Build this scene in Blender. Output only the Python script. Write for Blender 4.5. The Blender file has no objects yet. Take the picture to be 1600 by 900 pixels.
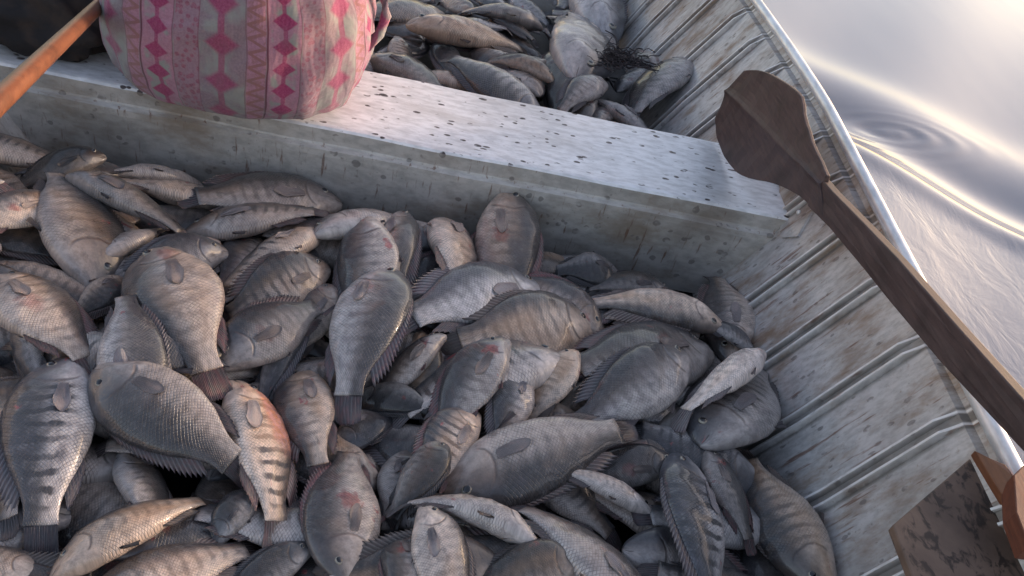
import bpy, math, random
import numpy as np
from mathutils import Vector, Matrix
random.seed(7); rng = np.random.default_rng(11)
S = bpy.context.scene
COL = S.collection

# ------------------------------------------------------------ camera
PITCH, YAW, ROLL = 0.6918, -0.1387, 0.2687
CAM = np.array([-0.0748, -1.4883, 1.0366]); FPX = 1327.17
def cam_axes():
    cp, sp = math.cos(PITCH), math.sin(PITCH); cy, sy = math.cos(YAW), math.sin(YAW)
    f = np.array([-sy*cp, cy*cp, -sp]); r = np.array([cy, sy, 0.]); u = np.cross(r, f)
    cr, sr = math.cos(ROLL), math.sin(ROLL)
    return cr*r+sr*u, -sr*r+cr*u, f
AX = cam_axes()
cd = bpy.data.cameras.new('camera'); cam = bpy.data.objects.new('camera', cd); COL.objects.link(cam)
M = Matrix(((AX[0][0], AX[1][0], -AX[2][0], CAM[0]), (AX[0][1], AX[1][1], -AX[2][1], CAM[1]),
            (AX[0][2], AX[1][2], -AX[2][2], CAM[2]), (0, 0, 0, 1)))
cam.matrix_world = M
cd.sensor_width = 36; cd.lens = 36*FPX/1600; cd.clip_start = .02; cd.clip_end = 3000
S.camera = cam
def ray(px, py):
    d = AX[2] + AX[0]*((px-800)/FPX) - AX[1]*((py-450)/FPX)
    return d
def at(px, py, z):                      # the world point of a picture point on the level z
    d = ray(px, py); t = (z-CAM[2])/d[2]
    return CAM + d*t
def on_plane(px, py, P, n):
    d = ray(px, py); n = np.array(n, float)
    return CAM + d*(np.dot(np.array(P)-CAM, n)/np.dot(d, n))

# ------------------------------------------------------------ sky, sun, exposure
SUN_EL, SUN_AZ = math.radians(11), math.radians(70)     # azimuth clockwise from +y
w = bpy.data.worlds.new('World'); S.world = w; w.use_nodes = True
nt = w.node_tree; nt.nodes.clear()
sky = nt.nodes.new('ShaderNodeTexSky'); sky.sky_type = 'NISHITA'; sky.sun_disc = False
sky.sun_elevation = SUN_EL; sky.sun_rotation = SUN_AZ; sky.air_density = 1.0; sky.dust_density = 1.8; sky.ozone_density = .6
bg = nt.nodes.new('ShaderNodeBackground'); bg.inputs[1].default_value = 0.15
wo = nt.nodes.new('ShaderNodeOutputWorld')
nt.links.new(sky.outputs[0], bg.inputs[0]); nt.links.new(bg.outputs[0], wo.inputs[0])
ld = bpy.data.lights.new('sun', 'SUN'); ld.energy = 1.7; ld.angle = math.radians(6); ld.color = (1, .91, .80)
sun = bpy.data.objects.new('sun', ld); COL.objects.link(sun)
sd = Vector((math.sin(SUN_AZ)*math.cos(SUN_EL), math.cos(SUN_AZ)*math.cos(SUN_EL), math.sin(SUN_EL)))
sun.rotation_euler = sd.to_track_quat('Z', 'Y').to_euler(); sun.location = (3, 3, 2)
S.view_settings.view_transform = 'Standard'; S.view_settings.look = 'None'
S.view_settings.use_white_balance = True; S.view_settings.white_balance_temperature = 7450; S.view_settings.white_balance_tint = 22
S.view_settings.exposure = 1.45; S.view_settings.gamma = 1
S.cycles.max_bounces = 6

# ------------------------------------------------------------ node expressions
class X:
    def __init__(s, T, sock): s.T = T; s.s = sock
    def _m(s, op, b=None, c=None, clamp=False):
        n = s.T.nodes.new('ShaderNodeMath'); n.operation = op; n.use_clamp = clamp
        for i, v in enumerate((s, b, c)):
            if v is None: continue
            if isinstance(v, X): s.T.links.new(v.s, n.inputs[i])
            else: n.inputs[i].default_value = v
        return X(s.T, n.outputs[0])
    def __add__(s, b): return s._m('ADD', b)
    __radd__ = __add__
    def __mul__(s, b): return s._m('MULTIPLY', b)
    __rmul__ = __mul__
    def __sub__(s, b): return s._m('SUBTRACT', b)
    def __rsub__(s, b): return (s*-1.0)+b
    def __truediv__(s, b): return s._m('DIVIDE', b)
    def abs(s): return s._m('ABSOLUTE')
    def sin(s): return s._m('SINE')
    def fract(s): return s._m('FRACT')
    def floor(s): return s._m('FLOOR')
    def pow(s, b): return s._m('POWER', b)
    def min(s, b): return s._m('MINIMUM', b)
    def max(s, b): return s._m('MAXIMUM', b)
    def clamp(s): return s._m('ADD', 0.0, clamp=True)
    def step(s, lo, hi):
        n = s.T.nodes.new('ShaderNodeMapRange'); n.interpolation_type = 'SMOOTHSTEP'
        s.T.links.new(s.s, n.inputs[0])
        for i, v in ((1, lo), (2, hi)):
            if isinstance(v, X): s.T.links.new(v.s, n.inputs[i])
            else: n.inputs[i].default_value = v
        return X(s.T, n.outputs[0])
class Mat:
    def __init__(m, name):
        m.m = bpy.data.materials.new(name); m.m.use_nodes = True; m.T = m.m.node_tree
        m.b = m.T.nodes['Principled BSDF']; m.out = m.T.nodes['Material Output']
    def set(m, **k):
        names = dict(color='Base Color', rough='Roughness', metal='Metallic', spec='Specular IOR Level', coat='Coat Weight',
                     coatr='Coat Roughness', sss='Subsurface Weight', sheen='Sheen Weight', trans='Transmission Weight', ior='IOR', normal='Normal')
        for a, v in k.items():
            i = m.b.inputs[names[a]]
            if isinstance(v, X): m.T.links.new(v.s, i)
            elif a == 'color': i.default_value = (*v, 1)
            else: i.default_value = v
        return m
    def val(m, v):
        n = m.T.nodes.new('ShaderNodeValue'); n.outputs[0].default_value = v; return X(m.T, n.outputs[0])
    def coord(m, kind='Object'):
        n = m.T.nodes.new('ShaderNodeTexCoord'); return X(m.T, n.outputs[kind])
    def pos(m):
        n = m.T.nodes.new('ShaderNodeNewGeometry'); return X(m.T, n.outputs['Position'])
    def sep(m, v):
        n = m.T.nodes.new('ShaderNodeSeparateXYZ'); m.T.links.new(v.s, n.inputs[0]); return [X(m.T, n.outputs[i]) for i in range(3)]
    def comb(m, x, y, z=0.):
        n = m.T.nodes.new('ShaderNodeCombineXYZ')
        for i, v in enumerate((x, y, z)):
            if isinstance(v, X): m.T.links.new(v.s, n.inputs[i])
            else: n.inputs[i].default_value = v
        return X(m.T, n.outputs[0])
    def attr(m, name):
        n = m.T.nodes.new('ShaderNodeAttribute'); n.attribute_type = 'OBJECT'; n.attribute_name = name; return X(m.T, n.outputs['Fac'])
    def uv(m):
        n = m.T.nodes.new('ShaderNodeUVMap'); n.uv_map = 'uv'; return m.sep(X(m.T, n.outputs[0]))[:2]
    def noise(m, v, scale, detail=3., rough=.55, out=0, wseed=None, dist=0.):
        n = m.T.nodes.new('ShaderNodeTexNoise'); n.inputs['Scale'].default_value = scale; n.inputs['Detail'].default_value = detail
        n.inputs['Roughness'].default_value = rough; n.inputs['Distortion'].default_value = dist
        if wseed is not None:
            n.noise_dimensions = '4D'
            if isinstance(wseed, X): m.T.links.new(wseed.s, n.inputs['W'])
            else: n.inputs['W'].default_value = wseed
        m.T.links.new(v.s, n.inputs['Vector']); return X(m.T, n.outputs[out])
    def vor(m, v, scale, out='Distance', rand=1.):
        n = m.T.nodes.new('ShaderNodeTexVoronoi'); n.inputs['Scale'].default_value = scale; n.inputs['Randomness'].default_value = rand
        m.T.links.new(v.s, n.inputs['Vector']); return X(m.T, n.outputs[out])
    def scalev(m, v, s):
        n = m.T.nodes.new('ShaderNodeVectorMath'); n.operation = 'MULTIPLY'; m.T.links.new(v.s, n.inputs[0]); n.inputs[1].default_value = s
        return X(m.T, n.outputs[0])
    def mix(m, f, a, b, mode='MIX'):
        n = m.T.nodes.new('ShaderNodeMix'); n.data_type = 'RGBA'; n.blend_type = mode
        for i, v in ((0, f), (6, a), (7, b)):
            if isinstance(v, X): m.T.links.new(v.s, n.inputs[i])
            elif i == 0: n.inputs[i].default_value = v
            else: n.inputs[i].default_value = (*v, 1)
        return X(m.T, n.outputs[2])
    def bump(m, h, strength=.5, dist=.002, prev=None):
        n = m.T.nodes.new('ShaderNodeBump'); n.inputs['Strength'].default_value = strength; n.inputs['Distance'].default_value = dist
        m.T.links.new(h.s, n.inputs['Height'])
        if prev is not None: m.T.links.new(prev.s, n.inputs['Normal'])
        return X(m.T, n.outputs[0])

# ------------------------------------------------------------ mesh helpers
def mesh_obj(name, verts, faces, mat, parent=None, uvs=None, smooth=True, mats=None, fmat=None):
    me = bpy.data.meshes.new(name)
    me.from_pydata([tuple(map(float, v)) for v in verts], [], [tuple(map(int, f)) for f in faces]); me.update()
    if uvs is not None:
        l = me.uv_layers.new(name='uv'); vi = np.empty(len(me.loops), int); me.loops.foreach_get('vertex_index', vi)
        l.data.foreach_set('uv', np.asarray(uvs, float)[vi].ravel())
    for mm in (mats or [mat]): me.materials.append(mm)
    if fmat is not None: me.polygons.foreach_set('material_index', fmat)
    if smooth: me.polygons.foreach_set('use_smooth', [True]*len(me.polygons))
    o = bpy.data.objects.new(name, me); COL.objects.link(o)
    if parent is not None: o.parent = parent
    return o
def tag(o, label=None, cat=None, group=None, kind=None):
    for k, v in (('label', label), ('category', cat), ('group', group), ('kind', kind)):
        if v: o[k] = v
    return o
def empty(name, loc=(0, 0, 0)):
    o = bpy.data.objects.new(name, None); o.location = loc; o.empty_display_size = .05; COL.objects.link(o); return o
def grid(nu, nv, close_v=False, off=0):
    F = []
    for i in range(nu-1):
        for j in range(nv if close_v else nv-1):
            a = i*nv+j; b = i*nv+(j+1) % nv
            F.append((off+a, off+b, off+b+nv, off+a+nv))
    return F
def tube(pts, rad, n=12, caps=True, flat=1.0, updir=(0, 0, 1)):
    pts = np.array(pts, float); rad = np.broadcast_to(rad, len(pts)); V = []
    for i, p in enumerate(pts):
        t = pts[min(i+1, len(pts)-1)]-pts[max(i-1, 0)]; t /= np.linalg.norm(t)
        s = np.cross(t, updir); s /= np.linalg.norm(s)+1e-9; u = np.cross(s, t)
        for k in range(n):
            a = 2*math.pi*k/n; V.append(p+rad[i]*(math.cos(a)*s+math.sin(a)*flat*u))
    F = grid(len(pts), n, True)
    if caps: F += [tuple(range(n))[::-1], tuple((len(pts)-1)*n+k for k in range(n))]
    return V, F
def merge(parts):
    V = []; F = []
    for v, f in parts:
        o = len(V); V += [np.array(x, float) for x in v]; F += [tuple(i+o for i in q) for q in f]
    return V, F
def box(c, s, R=None):
    V = []
    for x in (-1, 1):
        for y in (-1, 1):
            for z in (-1, 1):
                v = np.array([x*s[0]/2, y*s[1]/2, z*s[2]/2]); V.append((R@v if R is not None else v)+np.array(c))
    return V, [(0, 1, 3, 2), (4, 6, 7, 5), (0, 4, 5, 1), (2, 3, 7, 6), (0, 2, 6, 4), (1, 5, 7, 3)]
def bevel(o, wd=.002, seg=2):
    b = o.modifiers.new('bevel', 'BEVEL'); b.width = wd; b.segments = seg; b.limit_method = 'ANGLE'; return o

# ------------------------------------------------------------ materials
def mat_alu(name, base, dirt, dirt_amt=.5, spots=.0, streak=(1, 1, 1), metal=.55, rough=.45, run=None, ribs=False):
    m = Mat(name); P = m.pos()
    n1 = m.noise(m.scalev(P, streak), 9, 5, .65); n2 = m.noise(m.scalev(P, streak), 60, 4, .6); n3 = m.noise(P, 3.2, 3)
    c = m.mix(n2.step(.35, .7), base, tuple(b*.72 for b in base))
    c = m.mix((n1.step(.45, .75)*dirt_amt).clamp(), c, dirt)
    c = m.mix((n3.step(.5, .8)*dirt_amt*.6).clamp(), c, tuple(d*.55 for d in dirt))
    h = n2*.4+n1*.6
    if spots:
        q = m.noise(P, 42, 2, .5); q2 = m.noise(m.scalev(P, (.7, 1.6, 1)), 23, 3, .7, wseed=3.)
        v = m.vor(m.scalev(P, (1, 1.8, 1)), 34)
        d = ((.27-v*1.0+(q-.5)*.5).step(0., .05))*(q2.step(.47, .57))
        d2 = m.noise(m.scalev(P, (1, 2.2, 1)), 120, 2, .6, wseed=8.).step(.66, .72)*q2.step(.42, .6)
        c = m.mix((d*spots+d2*spots*.7).clamp(), c, (.06, .045, .045))
    gsp = m.noise(P, 150, 3, .8, wseed=11.)
    c = m.mix((gsp.step(.58, .70)*dirt_amt*.5).clamp(), c, dirt)
    if run:
        rr = m.noise(m.scalev(P, run), 14, 4, .6, wseed=5.).step(.585, .69)
        c = m.mix((rr*.75).clamp(), c, (.16, .06, .03))
    if ribs:      # highlights painted on the pressing edges, shade painted in the channel and alongside
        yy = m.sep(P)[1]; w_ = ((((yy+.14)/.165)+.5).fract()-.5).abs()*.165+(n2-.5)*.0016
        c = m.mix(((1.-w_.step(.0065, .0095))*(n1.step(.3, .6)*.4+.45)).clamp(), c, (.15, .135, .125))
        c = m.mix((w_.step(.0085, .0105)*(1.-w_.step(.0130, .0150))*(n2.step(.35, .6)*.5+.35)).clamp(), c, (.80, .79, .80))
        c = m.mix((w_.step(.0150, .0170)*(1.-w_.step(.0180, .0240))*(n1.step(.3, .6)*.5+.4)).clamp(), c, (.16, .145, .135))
    rg = (n1*.35+rough-.1).clamp()
    m.set(color=c, rough=rg, metal=metal, normal=m.bump(h, .35, .0015)); return m.m
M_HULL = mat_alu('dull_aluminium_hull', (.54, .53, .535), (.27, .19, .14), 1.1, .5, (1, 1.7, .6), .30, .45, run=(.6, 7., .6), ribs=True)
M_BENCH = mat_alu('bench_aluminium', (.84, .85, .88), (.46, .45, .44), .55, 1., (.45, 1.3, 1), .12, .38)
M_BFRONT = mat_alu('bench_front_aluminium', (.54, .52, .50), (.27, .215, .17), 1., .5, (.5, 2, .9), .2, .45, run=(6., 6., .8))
M_TUBE = mat_alu('gunwale_tube_metal', (.85, .86, .88), (.6, .58, .56), .2, 0., (1, .3, 1), .45, .32)
M_FLOOR = mat_alu('bilge_metal', (.06, .06, .065), (.03, .025, .02), .7)

def mat_wood(name, a, b, scale=1., dirs=(1, .06, 1), rough=.55, coord='Object'):
    m = Mat(name); P = m.coord(coord)
    n = m.noise(m.scalev(P, dirs), 160*scale, 5, .7, dist=.2); n2 = m.noise(P, 16*scale, 4); n3 = m.noise(P, 220, 2)
    c = m.mix(n.step(.3, .72), a, b); c = m.mix((n2.step(.45, .75)*.6).clamp(), c, tuple(x*.45 for x in a))
    m.set(color=c, rough=(n*.25+rough-.1).clamp(), normal=m.bump(n*.7+n3*.3, .4, .0012)); return m.m
M_PADDLE = mat_wood('weathered_reddish_wood', (.045, .026, .027), (.085, .052, .050))
M_ORANGE = mat_wood('orange_varnished_wood', (.12, .042, .02), (.18, .068, .034), rough=.38)
M_REDW = mat_wood('dark_red_brown_wood', (.10, .03, .018), (.18, .055, .03))

def mat_board():
    m = Mat('stained_plywood'); P = m.pos()
    n = m.noise(P, 10, 5, .6); q = m.noise(m.scalev(P, (1.2, .8, 1)), 48, 4, .6, dist=.5)
    c = m.mix(n.step(.35, .7), (.17, .108, .082), (.10, .062, .048)); c = m.mix((q.step(.50, .62)*.9).clamp(), c, (.022, .013, .012))
    m.set(color=c, rough=.6, normal=m.bump(q, .4, .002)); return m.m
M_BOARD = mat_board()

def mat_fish(name, fin=False):
    m = Mat(name); u, v = m.uv(); O = m.coord('Object')
    tone, warm, bars, blood, pale, seed, streak = [m.attr(k) for k in ('tone', 'warm', 'bars', 'blood', 'pale', 'seed', 'streak')]
    UV = m.comb(u, v*.42, 0.)
    nA = m.noise(UV, 7, 4, .6, wseed=seed); nB = m.noise(UV, 30, 4, .6, wseed=seed+4.); nC = m.noise(UV, 3., 2, .5, wseed=seed+9.); nD = m.noise(m.scalev(UV, (1.6, 1, 1)), 16, 6, .72, wseed=seed+14.)
    if not fin:
        vv = v+(nA-.5)*.28+pale*.0
        back = m.mix(warm, (.034, .036, .044), (.062, .046, .038))
        flank = m.mix(warm, (.115, .115, .125), (.20, .145, .115))
        belly = m.mix(warm, (.37, .35, .355), (.52, .385, .30))
        c = m.mix((1.-vv.step(.34, .80)).clamp(), back, flank)
        c = m.mix(((pale*.60+.20)-vv).step(-.20, .18), c, belly)
        # scales: overlapping diamond lattice, off the head
        body = u.step(.215, .26)
        uw = u+(nA-.5)*.02
        s1 = (((uw*57.)+(v*14.5))*math.pi).sin().abs(); s2 = (((uw*57.)-(v*14.5))*math.pi).sin().abs()
        sc = s1.min(s2)
        edge = (1.-sc.step(.05, .50))*body
        c = m.mix((edge*(nB.step(.3, .7)*.50+.14)).clamp(), c, (.035, .036, .042))
        c = m.mix(((1.-edge)*body*nB.step(.45, .75)*.22).clamp(), c, (.42, .42, .42))
        # the dark bars across the flank
        ub = u+(nA-.5)*.05+(nB-.5)*.018+((v-.5)*(v-.5))*.10
        bs = ((ub*2*math.pi*15.5).sin()*.5+.5).step(.45+.0, .95)
        bm = bs*u.step(.22, .30)*v.step(.16, .36)*(1.-u.step(.76, .82))*((nC+nB*.4).step(.35, .75))
        c = m.mix((bm*(bars*.80+.30)).clamp(), c, (.030, .032, .038))
        # gill cover edge, cheek, mouth line
        g = u-(.235-((v-.48)*(v-.48))*.42)+(nB-.5)*.008
        gl = (1.-(g.abs()).step(.000, .013))*v.step(.12, .25)*(1.-v.step(.74, .86))*nA.step(.25, .5)
        c = m.mix((gl*.75).clamp(), c, (.04, .028, .03))
        head = 1.-u.step(.17, .24)
        c = m.mix((head*.4*nA.step(.3, .7)).clamp(), c, m.mix(warm, (.16, .175, .20), (.25, .185, .15)))
        mo = (1.-((v-.43-u*.5).abs()).step(.008, .03))*(1.-u.step(.045, .06))
        c = m.mix((mo*.8).clamp(), c, (.02, .015, .016))
        # bruised red blotches behind the gill
        bx = (u-(m.val(.30)+(seed*1.7).sin()*.16))*9.; by = (v-((seed*2.3).sin()*.20+.42))*3.2
        bl = (bx*bx+by*by).pow(.5)+(nB-.5)*.9+(nA-.5)*1.3
        bf = (1.-bl.step(.26, .60))*((blood-.45).max(0.)*1.3).min(1.)*(nC.step(.15, .4))*.85
        c = m.mix(bf.clamp(), c, m.mix(nB.step(.4, .6), (.22, .030, .035), (.30, .075, .06)))
        pk = nC.step(.60, .72)*(1.-v.step(.35, .7))*.28
        c = m.mix((pk*(blood*.9+.05)).clamp(), c, (.26, .12, .12))
        c = m.mix((m.noise(UV, 12, 4, .65, wseed=seed+20.).step(.48, .72)*.5).clamp(), c, (.032, .034, .046))
        c = m.mix((m.noise(UV, 5, 3, .6, wseed=seed+30.).step(.5, .7)*.35).clamp(), c, m.mix(warm, (.10, .095, .115), (.21, .135, .10)))
        sk_ = streak*(v+(nA-.5)*.3).step(.50, .66)*u.step(.03, .12)*(1.-(u+(nA-.5)*.2).step(.42, .55))
        c = m.mix((sk_*.9).clamp(), c, m.mix(nB.step(.4, .6), (.40, .155, .085), (.42, .20, .18)))
        tanp = nC.step(.42, .62)*(1.-(v-.45).abs().step(.15, .4))*.75
        c = m.mix((tanp*warm).clamp(), c, (.34, .20, .12))
        wd2 = m.noise(UV, 6.5, 4, .6, wseed=seed+40.).step(.655, .70)*.75
        c = m.mix(wd2.clamp(), c, m.mix(nB.step(.4, .6), (.24, .025, .04), (.33, .10, .09)))
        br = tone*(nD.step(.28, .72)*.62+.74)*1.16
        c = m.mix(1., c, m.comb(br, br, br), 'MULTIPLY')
        mic = m.noise(UV, 90, 3, .7, wseed=seed+2.)
        hgt = sc.step(0., .55)*body*.6+nB*.8+mic*.35+(1.-gl)*1.1
        m.set(color=c, rough=(nB*.30+mic*.15+.10).clamp(), spec=.55, coat=.6, coatr=.12, normal=m.bump(hgt, .7, .0018))
    else:
        ray_ = ((u*2*math.pi*23.).sin()*.5+.5)
        c = m.mix(warm, (.05, .052, .062), (.085, .065, .055))
        c = m.mix((ray_.step(.45, .9)*.75).clamp(), c, m.mix(warm, (.17, .17, .185), (.25, .205, .18)))
        c = m.mix((nB.step(.45, .7)*.45).clamp(), c, (.04, .038, .045))
        c = m.mix((blood*nA.step(.35, .65)*.55).clamp(), c, (.26, .085, .09))
        c = m.mix(1., c, m.comb(tone, tone, tone), 'MULTIPLY')
        m.set(color=c, rough=.4, coat=.2, normal=m.bump(ray_, .6, .0015))
    return m.m
M_FISH = mat_fish('tilapia_skin'); M_FIN = mat_fish('tilapia_fin', True)
M_IRIS = Mat('fish_eye_iris').set(color=(.30, .27, .22), rough=.15, coat=.6).m
M_PUPIL = Mat('fish_eye_pupil').set(color=(.008, .008, .012), rough=.08, coat=.8).m

# ------------------------------------------------------------ fish builder
# profile table of a tilapia, in total lengths (tail fin from .80 to 1)
PU = np.array([0, .012, .035, .07, .11, .16, .22, .30, .40, .50, .60, .68, .75, .80, .84])
PD = np.array([.010, .034, .058, .086, .112, .136, .156, .168, .166, .150, .120, .086, .062, .056, .058])
PV = np.array([.010, .030, .048, .064, .080, .100, .122, .140, .146, .136, .108, .076, .056, .050, .052])
PW = np.array([.006, .020, .033, .044, .053, .062, .070, .076, .074, .065, .048, .033, .022, .015, .006])
def sm(x): return x*x*(3-2*x)
class Field:                                    # the height of the pile so far
    def __init__(s, x0, x1, y0, y1, base, h=.005):
        s.h = h; s.x0 = x0; s.y0 = y0; s.nx = int((x1-x0)/h); s.ny = int((y1-y0)/h)
        s.Z = np.zeros((s.nx, s.ny)); s.X, s.Y = np.meshgrid(x0+h*(np.arange(s.nx)+.5), y0+h*(np.arange(s.ny)+.5), indexing='ij')
        s.Z[:] = base(s.X, s.Y)
    def get(s, x, y):
        i = np.clip(((x-s.x0)/s.h).astype(int), 0, s.nx-1); j = np.clip(((y-s.y0)/s.h).astype(int), 0, s.ny-1)
        return s.Z[i, j]
def settle(F, head, tail, Lr, dep, thick, roll, bow, zmax, lift):
    # returns functions of the lying spine; head, tail are xy points on the pile
    ax = tail-head; L = np.linalg.norm(ax); ax = ax/L; sx = np.array([-ax[1], ax[0]])
    k = dep*Lr; t_half = .075*Lr*thick
    uu = np.linspace(.06, .86, 15); vv = np.linspace(-.10, .10, 5)
    U, V = np.meshgrid(uu, vv, indexing='ij')
    bw = bow*4*U*(1-U)
    XY = head[None, None, :]+ax*(U*L)[..., None]+sx*((V*k/.36*.36+bw*L))[..., None]
    Hh = F.get(XY[..., 0], XY[..., 1])
    A = np.stack([np.ones(U.size), U.ravel(), U.ravel()**2, V.ravel()], 1); b = Hh.ravel()
    wgt = np.ones(U.size)
    lam = np.diag([0, .02, 1.0, .06])
    for _ in range(4):
        W = A*wgt[:, None]; c = np.linalg.solve(A.T@W+lam, W.T@b); r = b-A@c
        wgt = np.where(r > 0, 3.0, .45)
    return ax, sx, L, c, t_half
FISH_N = 0
def fish(F, hd, tl, label, dors=1, roll=0., bow=0., tone=1., warm=.25, bars=.25, blood=.2, pale=.3, dep=1., thick=1.16, lift=0.,
         group=None, zc=.0, simple=False, jaw=0., world=None, nfins=True, streak=0., tiptint=0, slope=0., name='tilapia'):
    """hd, tl: snout and tail tip. dors=+1: the back lies to the left of the line tail->head as seen from above."""
    global FISH_N; FISH_N += 1
    z = zc; dep = dep*(1.23 if world is None else 1.1)
    for it in range(3):
        if world is not None: h2, t2 = np.array(world[0], float), np.array(world[1], float)
        else: h2 = at(*hd, z)[:2]; t2 = at(*tl, z)[:2]
        if world is None:
            t2 = h2+(t2-h2)*1.01; h2 = h2+(h2-t2)*.02
        Lr = np.linalg.norm(h2-t2)
        ax, sx, L, c, th = settle(F, h2, t2, Lr, dep, thick, roll, bow, None, lift)
        zmid = c[0]+c[1]*.45+c[2]*.2+th*.50+lift
        z = zmid
    # limit the slope and sag
    if world is None:
        bow = bow+rng.uniform(-.045, .045)
        roll = roll+rng.uniform(-.28, .22); slope = slope+rng.uniform(-.20, .16); tone = (1+(tone-1)*1.35)*rng.uniform(.84, 1.10)
    c = c.copy(); sl = c[1]+c[2]; sl_l = np.clip(sl, -.05, .05)+slope*L
    base_mid = c[0]+c[1]*.45+c[2]*.2025
    q = float(np.clip(c[2], -.20, .05))-(.10 if world is None else .03)
    tiltv = float(np.clip(c[3]/max(dep*.36*Lr/.36, 1e-3), -.42, .42))
    def zspine(u): return base_mid+th*.50+lift+(sl_l)*(u-.45)+q*((u-.5)**2-.0025)
    nu, nv = 46, 26
    us = np.concatenate([np.linspace(0, .1, 10)**1.0, np.linspace(.11, .84, nu-10)])
    hD = np.interp(us, PU, PD)*dep*Lr; hV = np.interp(us, PU, PV)*dep*Lr; hW = np.interp(us, PU, PW)*Lr*thick
    # local frame: e (forward = toward tail), s (toward the back of the fish), n (flank up)
    ax3 = np.array([ax[0], ax[1], 0.]); left = np.array([-(-ax)[1], (-ax)[0], 0.])     # left of tail->head
    sdir = left*dors
    tr = roll+math.atan(tiltv)*(1 if np.dot(sdir[:2], sx) > 0 else -1)
    S3 = sdir*math.cos(tr)+np.array([0, 0, math.sin(tr)]); N3 = -sdir*math.sin(tr)+np.array([0, 0, math.cos(tr)])
    rootp = np.array([h2[0]+ax[0]*L*.45, h2[1]+ax[1]*L*.45, zspine(.45)])
    r1, r2, r3 = rng.uniform(-1, 1, 3)
    pecw = warm+.4+.9*blood
    bshape = 1+.09*r1; hz1 = rng.uniform(-.5, 1); jaw = jaw+(.35 if rng.random() < .25 else 0)
    def P(u, s, n):
        side = np.array([sx[0], sx[1], 0.])
        b = bow*4*u*(1-u)*L if u < 1.2 else 0
        p = np.array([h2[0], h2[1], 0.])+ax3*(u*L)+side*b
        p[2] = zspine(u)
        return p+S3*s+N3*n-rootp
    V = []; UVs = []
    lump = rng.uniform(-1, 1, (6, 6))
    def swell(u, sa):
        g = 1+.07*(1-sm(np.clip((u-.20)/.035, 0, 1)))*sm(np.clip((u-.08)/.08, 0, 1))
        g *= 1-.45*math.exp(-((u-.02)/.03)**2)*math.exp(-((sa+.15)/.28)**2)
        return g*(1+.06*math.sin(u*15+lump[0, 0]*6+sa*3)+.04*math.sin(u*37+sa*6+lump[1, 0]*6)+.02*math.sin(u*71-sa*9+lump[2, 0]*6))
    def flank(u, s_):           # half thickness of the body at the height s_ (both in total lengths)
        hh = (np.interp(u, PU, PD) if s_ > 0 else np.interp(u, PU, PV))*dep
        sa = float(np.clip(s_/hh, -.97, .97)); ca = math.sqrt(1-sa*sa)
        return np.interp(u, PU, PW)*thick*ca**(1.12 if sa > 0 else .9)*(1.0 if sa > 0 else 1.06)*swell(u, sa)
    for i, u in enumerate(us):
        for j in range(nv):
            a = 2*math.pi*j/nv; ca, sa = math.cos(a), math.sin(a)
            h = hD[i]*bshape*(1-.10*hz1*math.exp(-((u-.12)/.06)**2)) if sa > 0 else hV[i]*(1+.16*r2*math.exp(-((u-.42)/.2)**2))*(1-.08*hz1*math.exp(-((u-.66)/.06)**2))
            s = h*sa; wd = hW[i]*np.sign(ca)*abs(ca)**(1.12 if sa > 0 else .9)*(1.0 if sa > 0 else 1.06)*swell(u, sa)
            if jaw and u < .06 and sa < 0: s *= 1+jaw*(1-u/.06)
            V.append(P(u, s, wd)); UVs.append((u, .5+.5*sa))
    flip = np.linalg.det(np.array([ax3, S3, N3])) > 0
    fl = (lambda Q: [q_[::-1] for q_ in Q]) if flip else (lambda Q: Q)
    Fc = fl(grid(len(us), nv, True)+[tuple(range(nv))[::-1], tuple((len(us)-1)*nv+k for k in range(nv))])
    root = empty(name, rootp)
    tag(root, label, 'fish', group)
    def props(o, tf=1.):
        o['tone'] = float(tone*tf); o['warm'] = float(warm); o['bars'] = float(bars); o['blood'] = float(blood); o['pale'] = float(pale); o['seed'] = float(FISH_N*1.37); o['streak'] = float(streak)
        return o
    props(mesh_obj('body', V, Fc, M_FISH, root, UVs))
    def fin(nm, basepts, tippts, n=26, rib=.0011, tf=1., finwarm=None, finblood=None, wrap=0, serr=.0, uvr=1., rows=4, curl=0.):
        # closed thin web: base line and tip line in (u, s, n) fish coordinates, ridged by its rays
        bp = np.array(basepts, float); tp = np.array(tippts, float)
        tt = np.linspace(0, 1, len(bp)); t = np.linspace(0, 1, n)
        B = np.stack([np.interp(t, tt, bp[:, k]) for k in range(3)], 1); Tt = np.stack([np.interp(t, np.linspace(0, 1, len(tp)), tp[:, k]) for k in range(3)], 1)
        Vf = []; Uf = []
        for sgn in (1, -1):
            for i in range(n):
                z = rib*(1 if i % 2 else -1)
                for r in range(rows):
                    f = r/(rows-1)
                    ff = f*(1-(serr if i % 2 else 0)*f)
                    q_ = B[i]*(1-ff)+Tt[i]*ff
                    if wrap: q_[2] = wrap*(flank(q_[0], q_[1])+.0030+.004*ff)
                    o_ = z*math.sin(math.pi*min(1, f*1.2+.1))+curl*f*f+sgn*.0007*(1-.6*f)+.0015*math.sin(t[i]*9+r2*5)*f
                    Vf.append(P(q_[0], q_[1]*Lr, q_[2]*Lr+o_)); Uf.append((t[i]*uvr, f))
        G = n*rows
        Ff = grid(n, rows)+[tuple(x+G for x in q_[::-1]) for q_ in grid(n, rows)]
        rim = [i*rows+rows-1 for i in range(n)]
        for a_, b_ in zip(rim[:-1], rim[1:]): Ff.append((a_, b_, b_+G, a_+G))
        for e0 in (0, (n-1)*rows):
            for r in range(rows-1): Ff.append((e0+r, e0+r+1, e0+r+1+G, e0+r+G))
        o_ = props(mesh_obj(nm, Vf, Ff, M_FIN, root, Uf), tf)
        if finwarm is not None: o_['warm'] = float(finwarm)
        if finblood is not None: o_['blood'] = float(finblood)
        return o_
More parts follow.
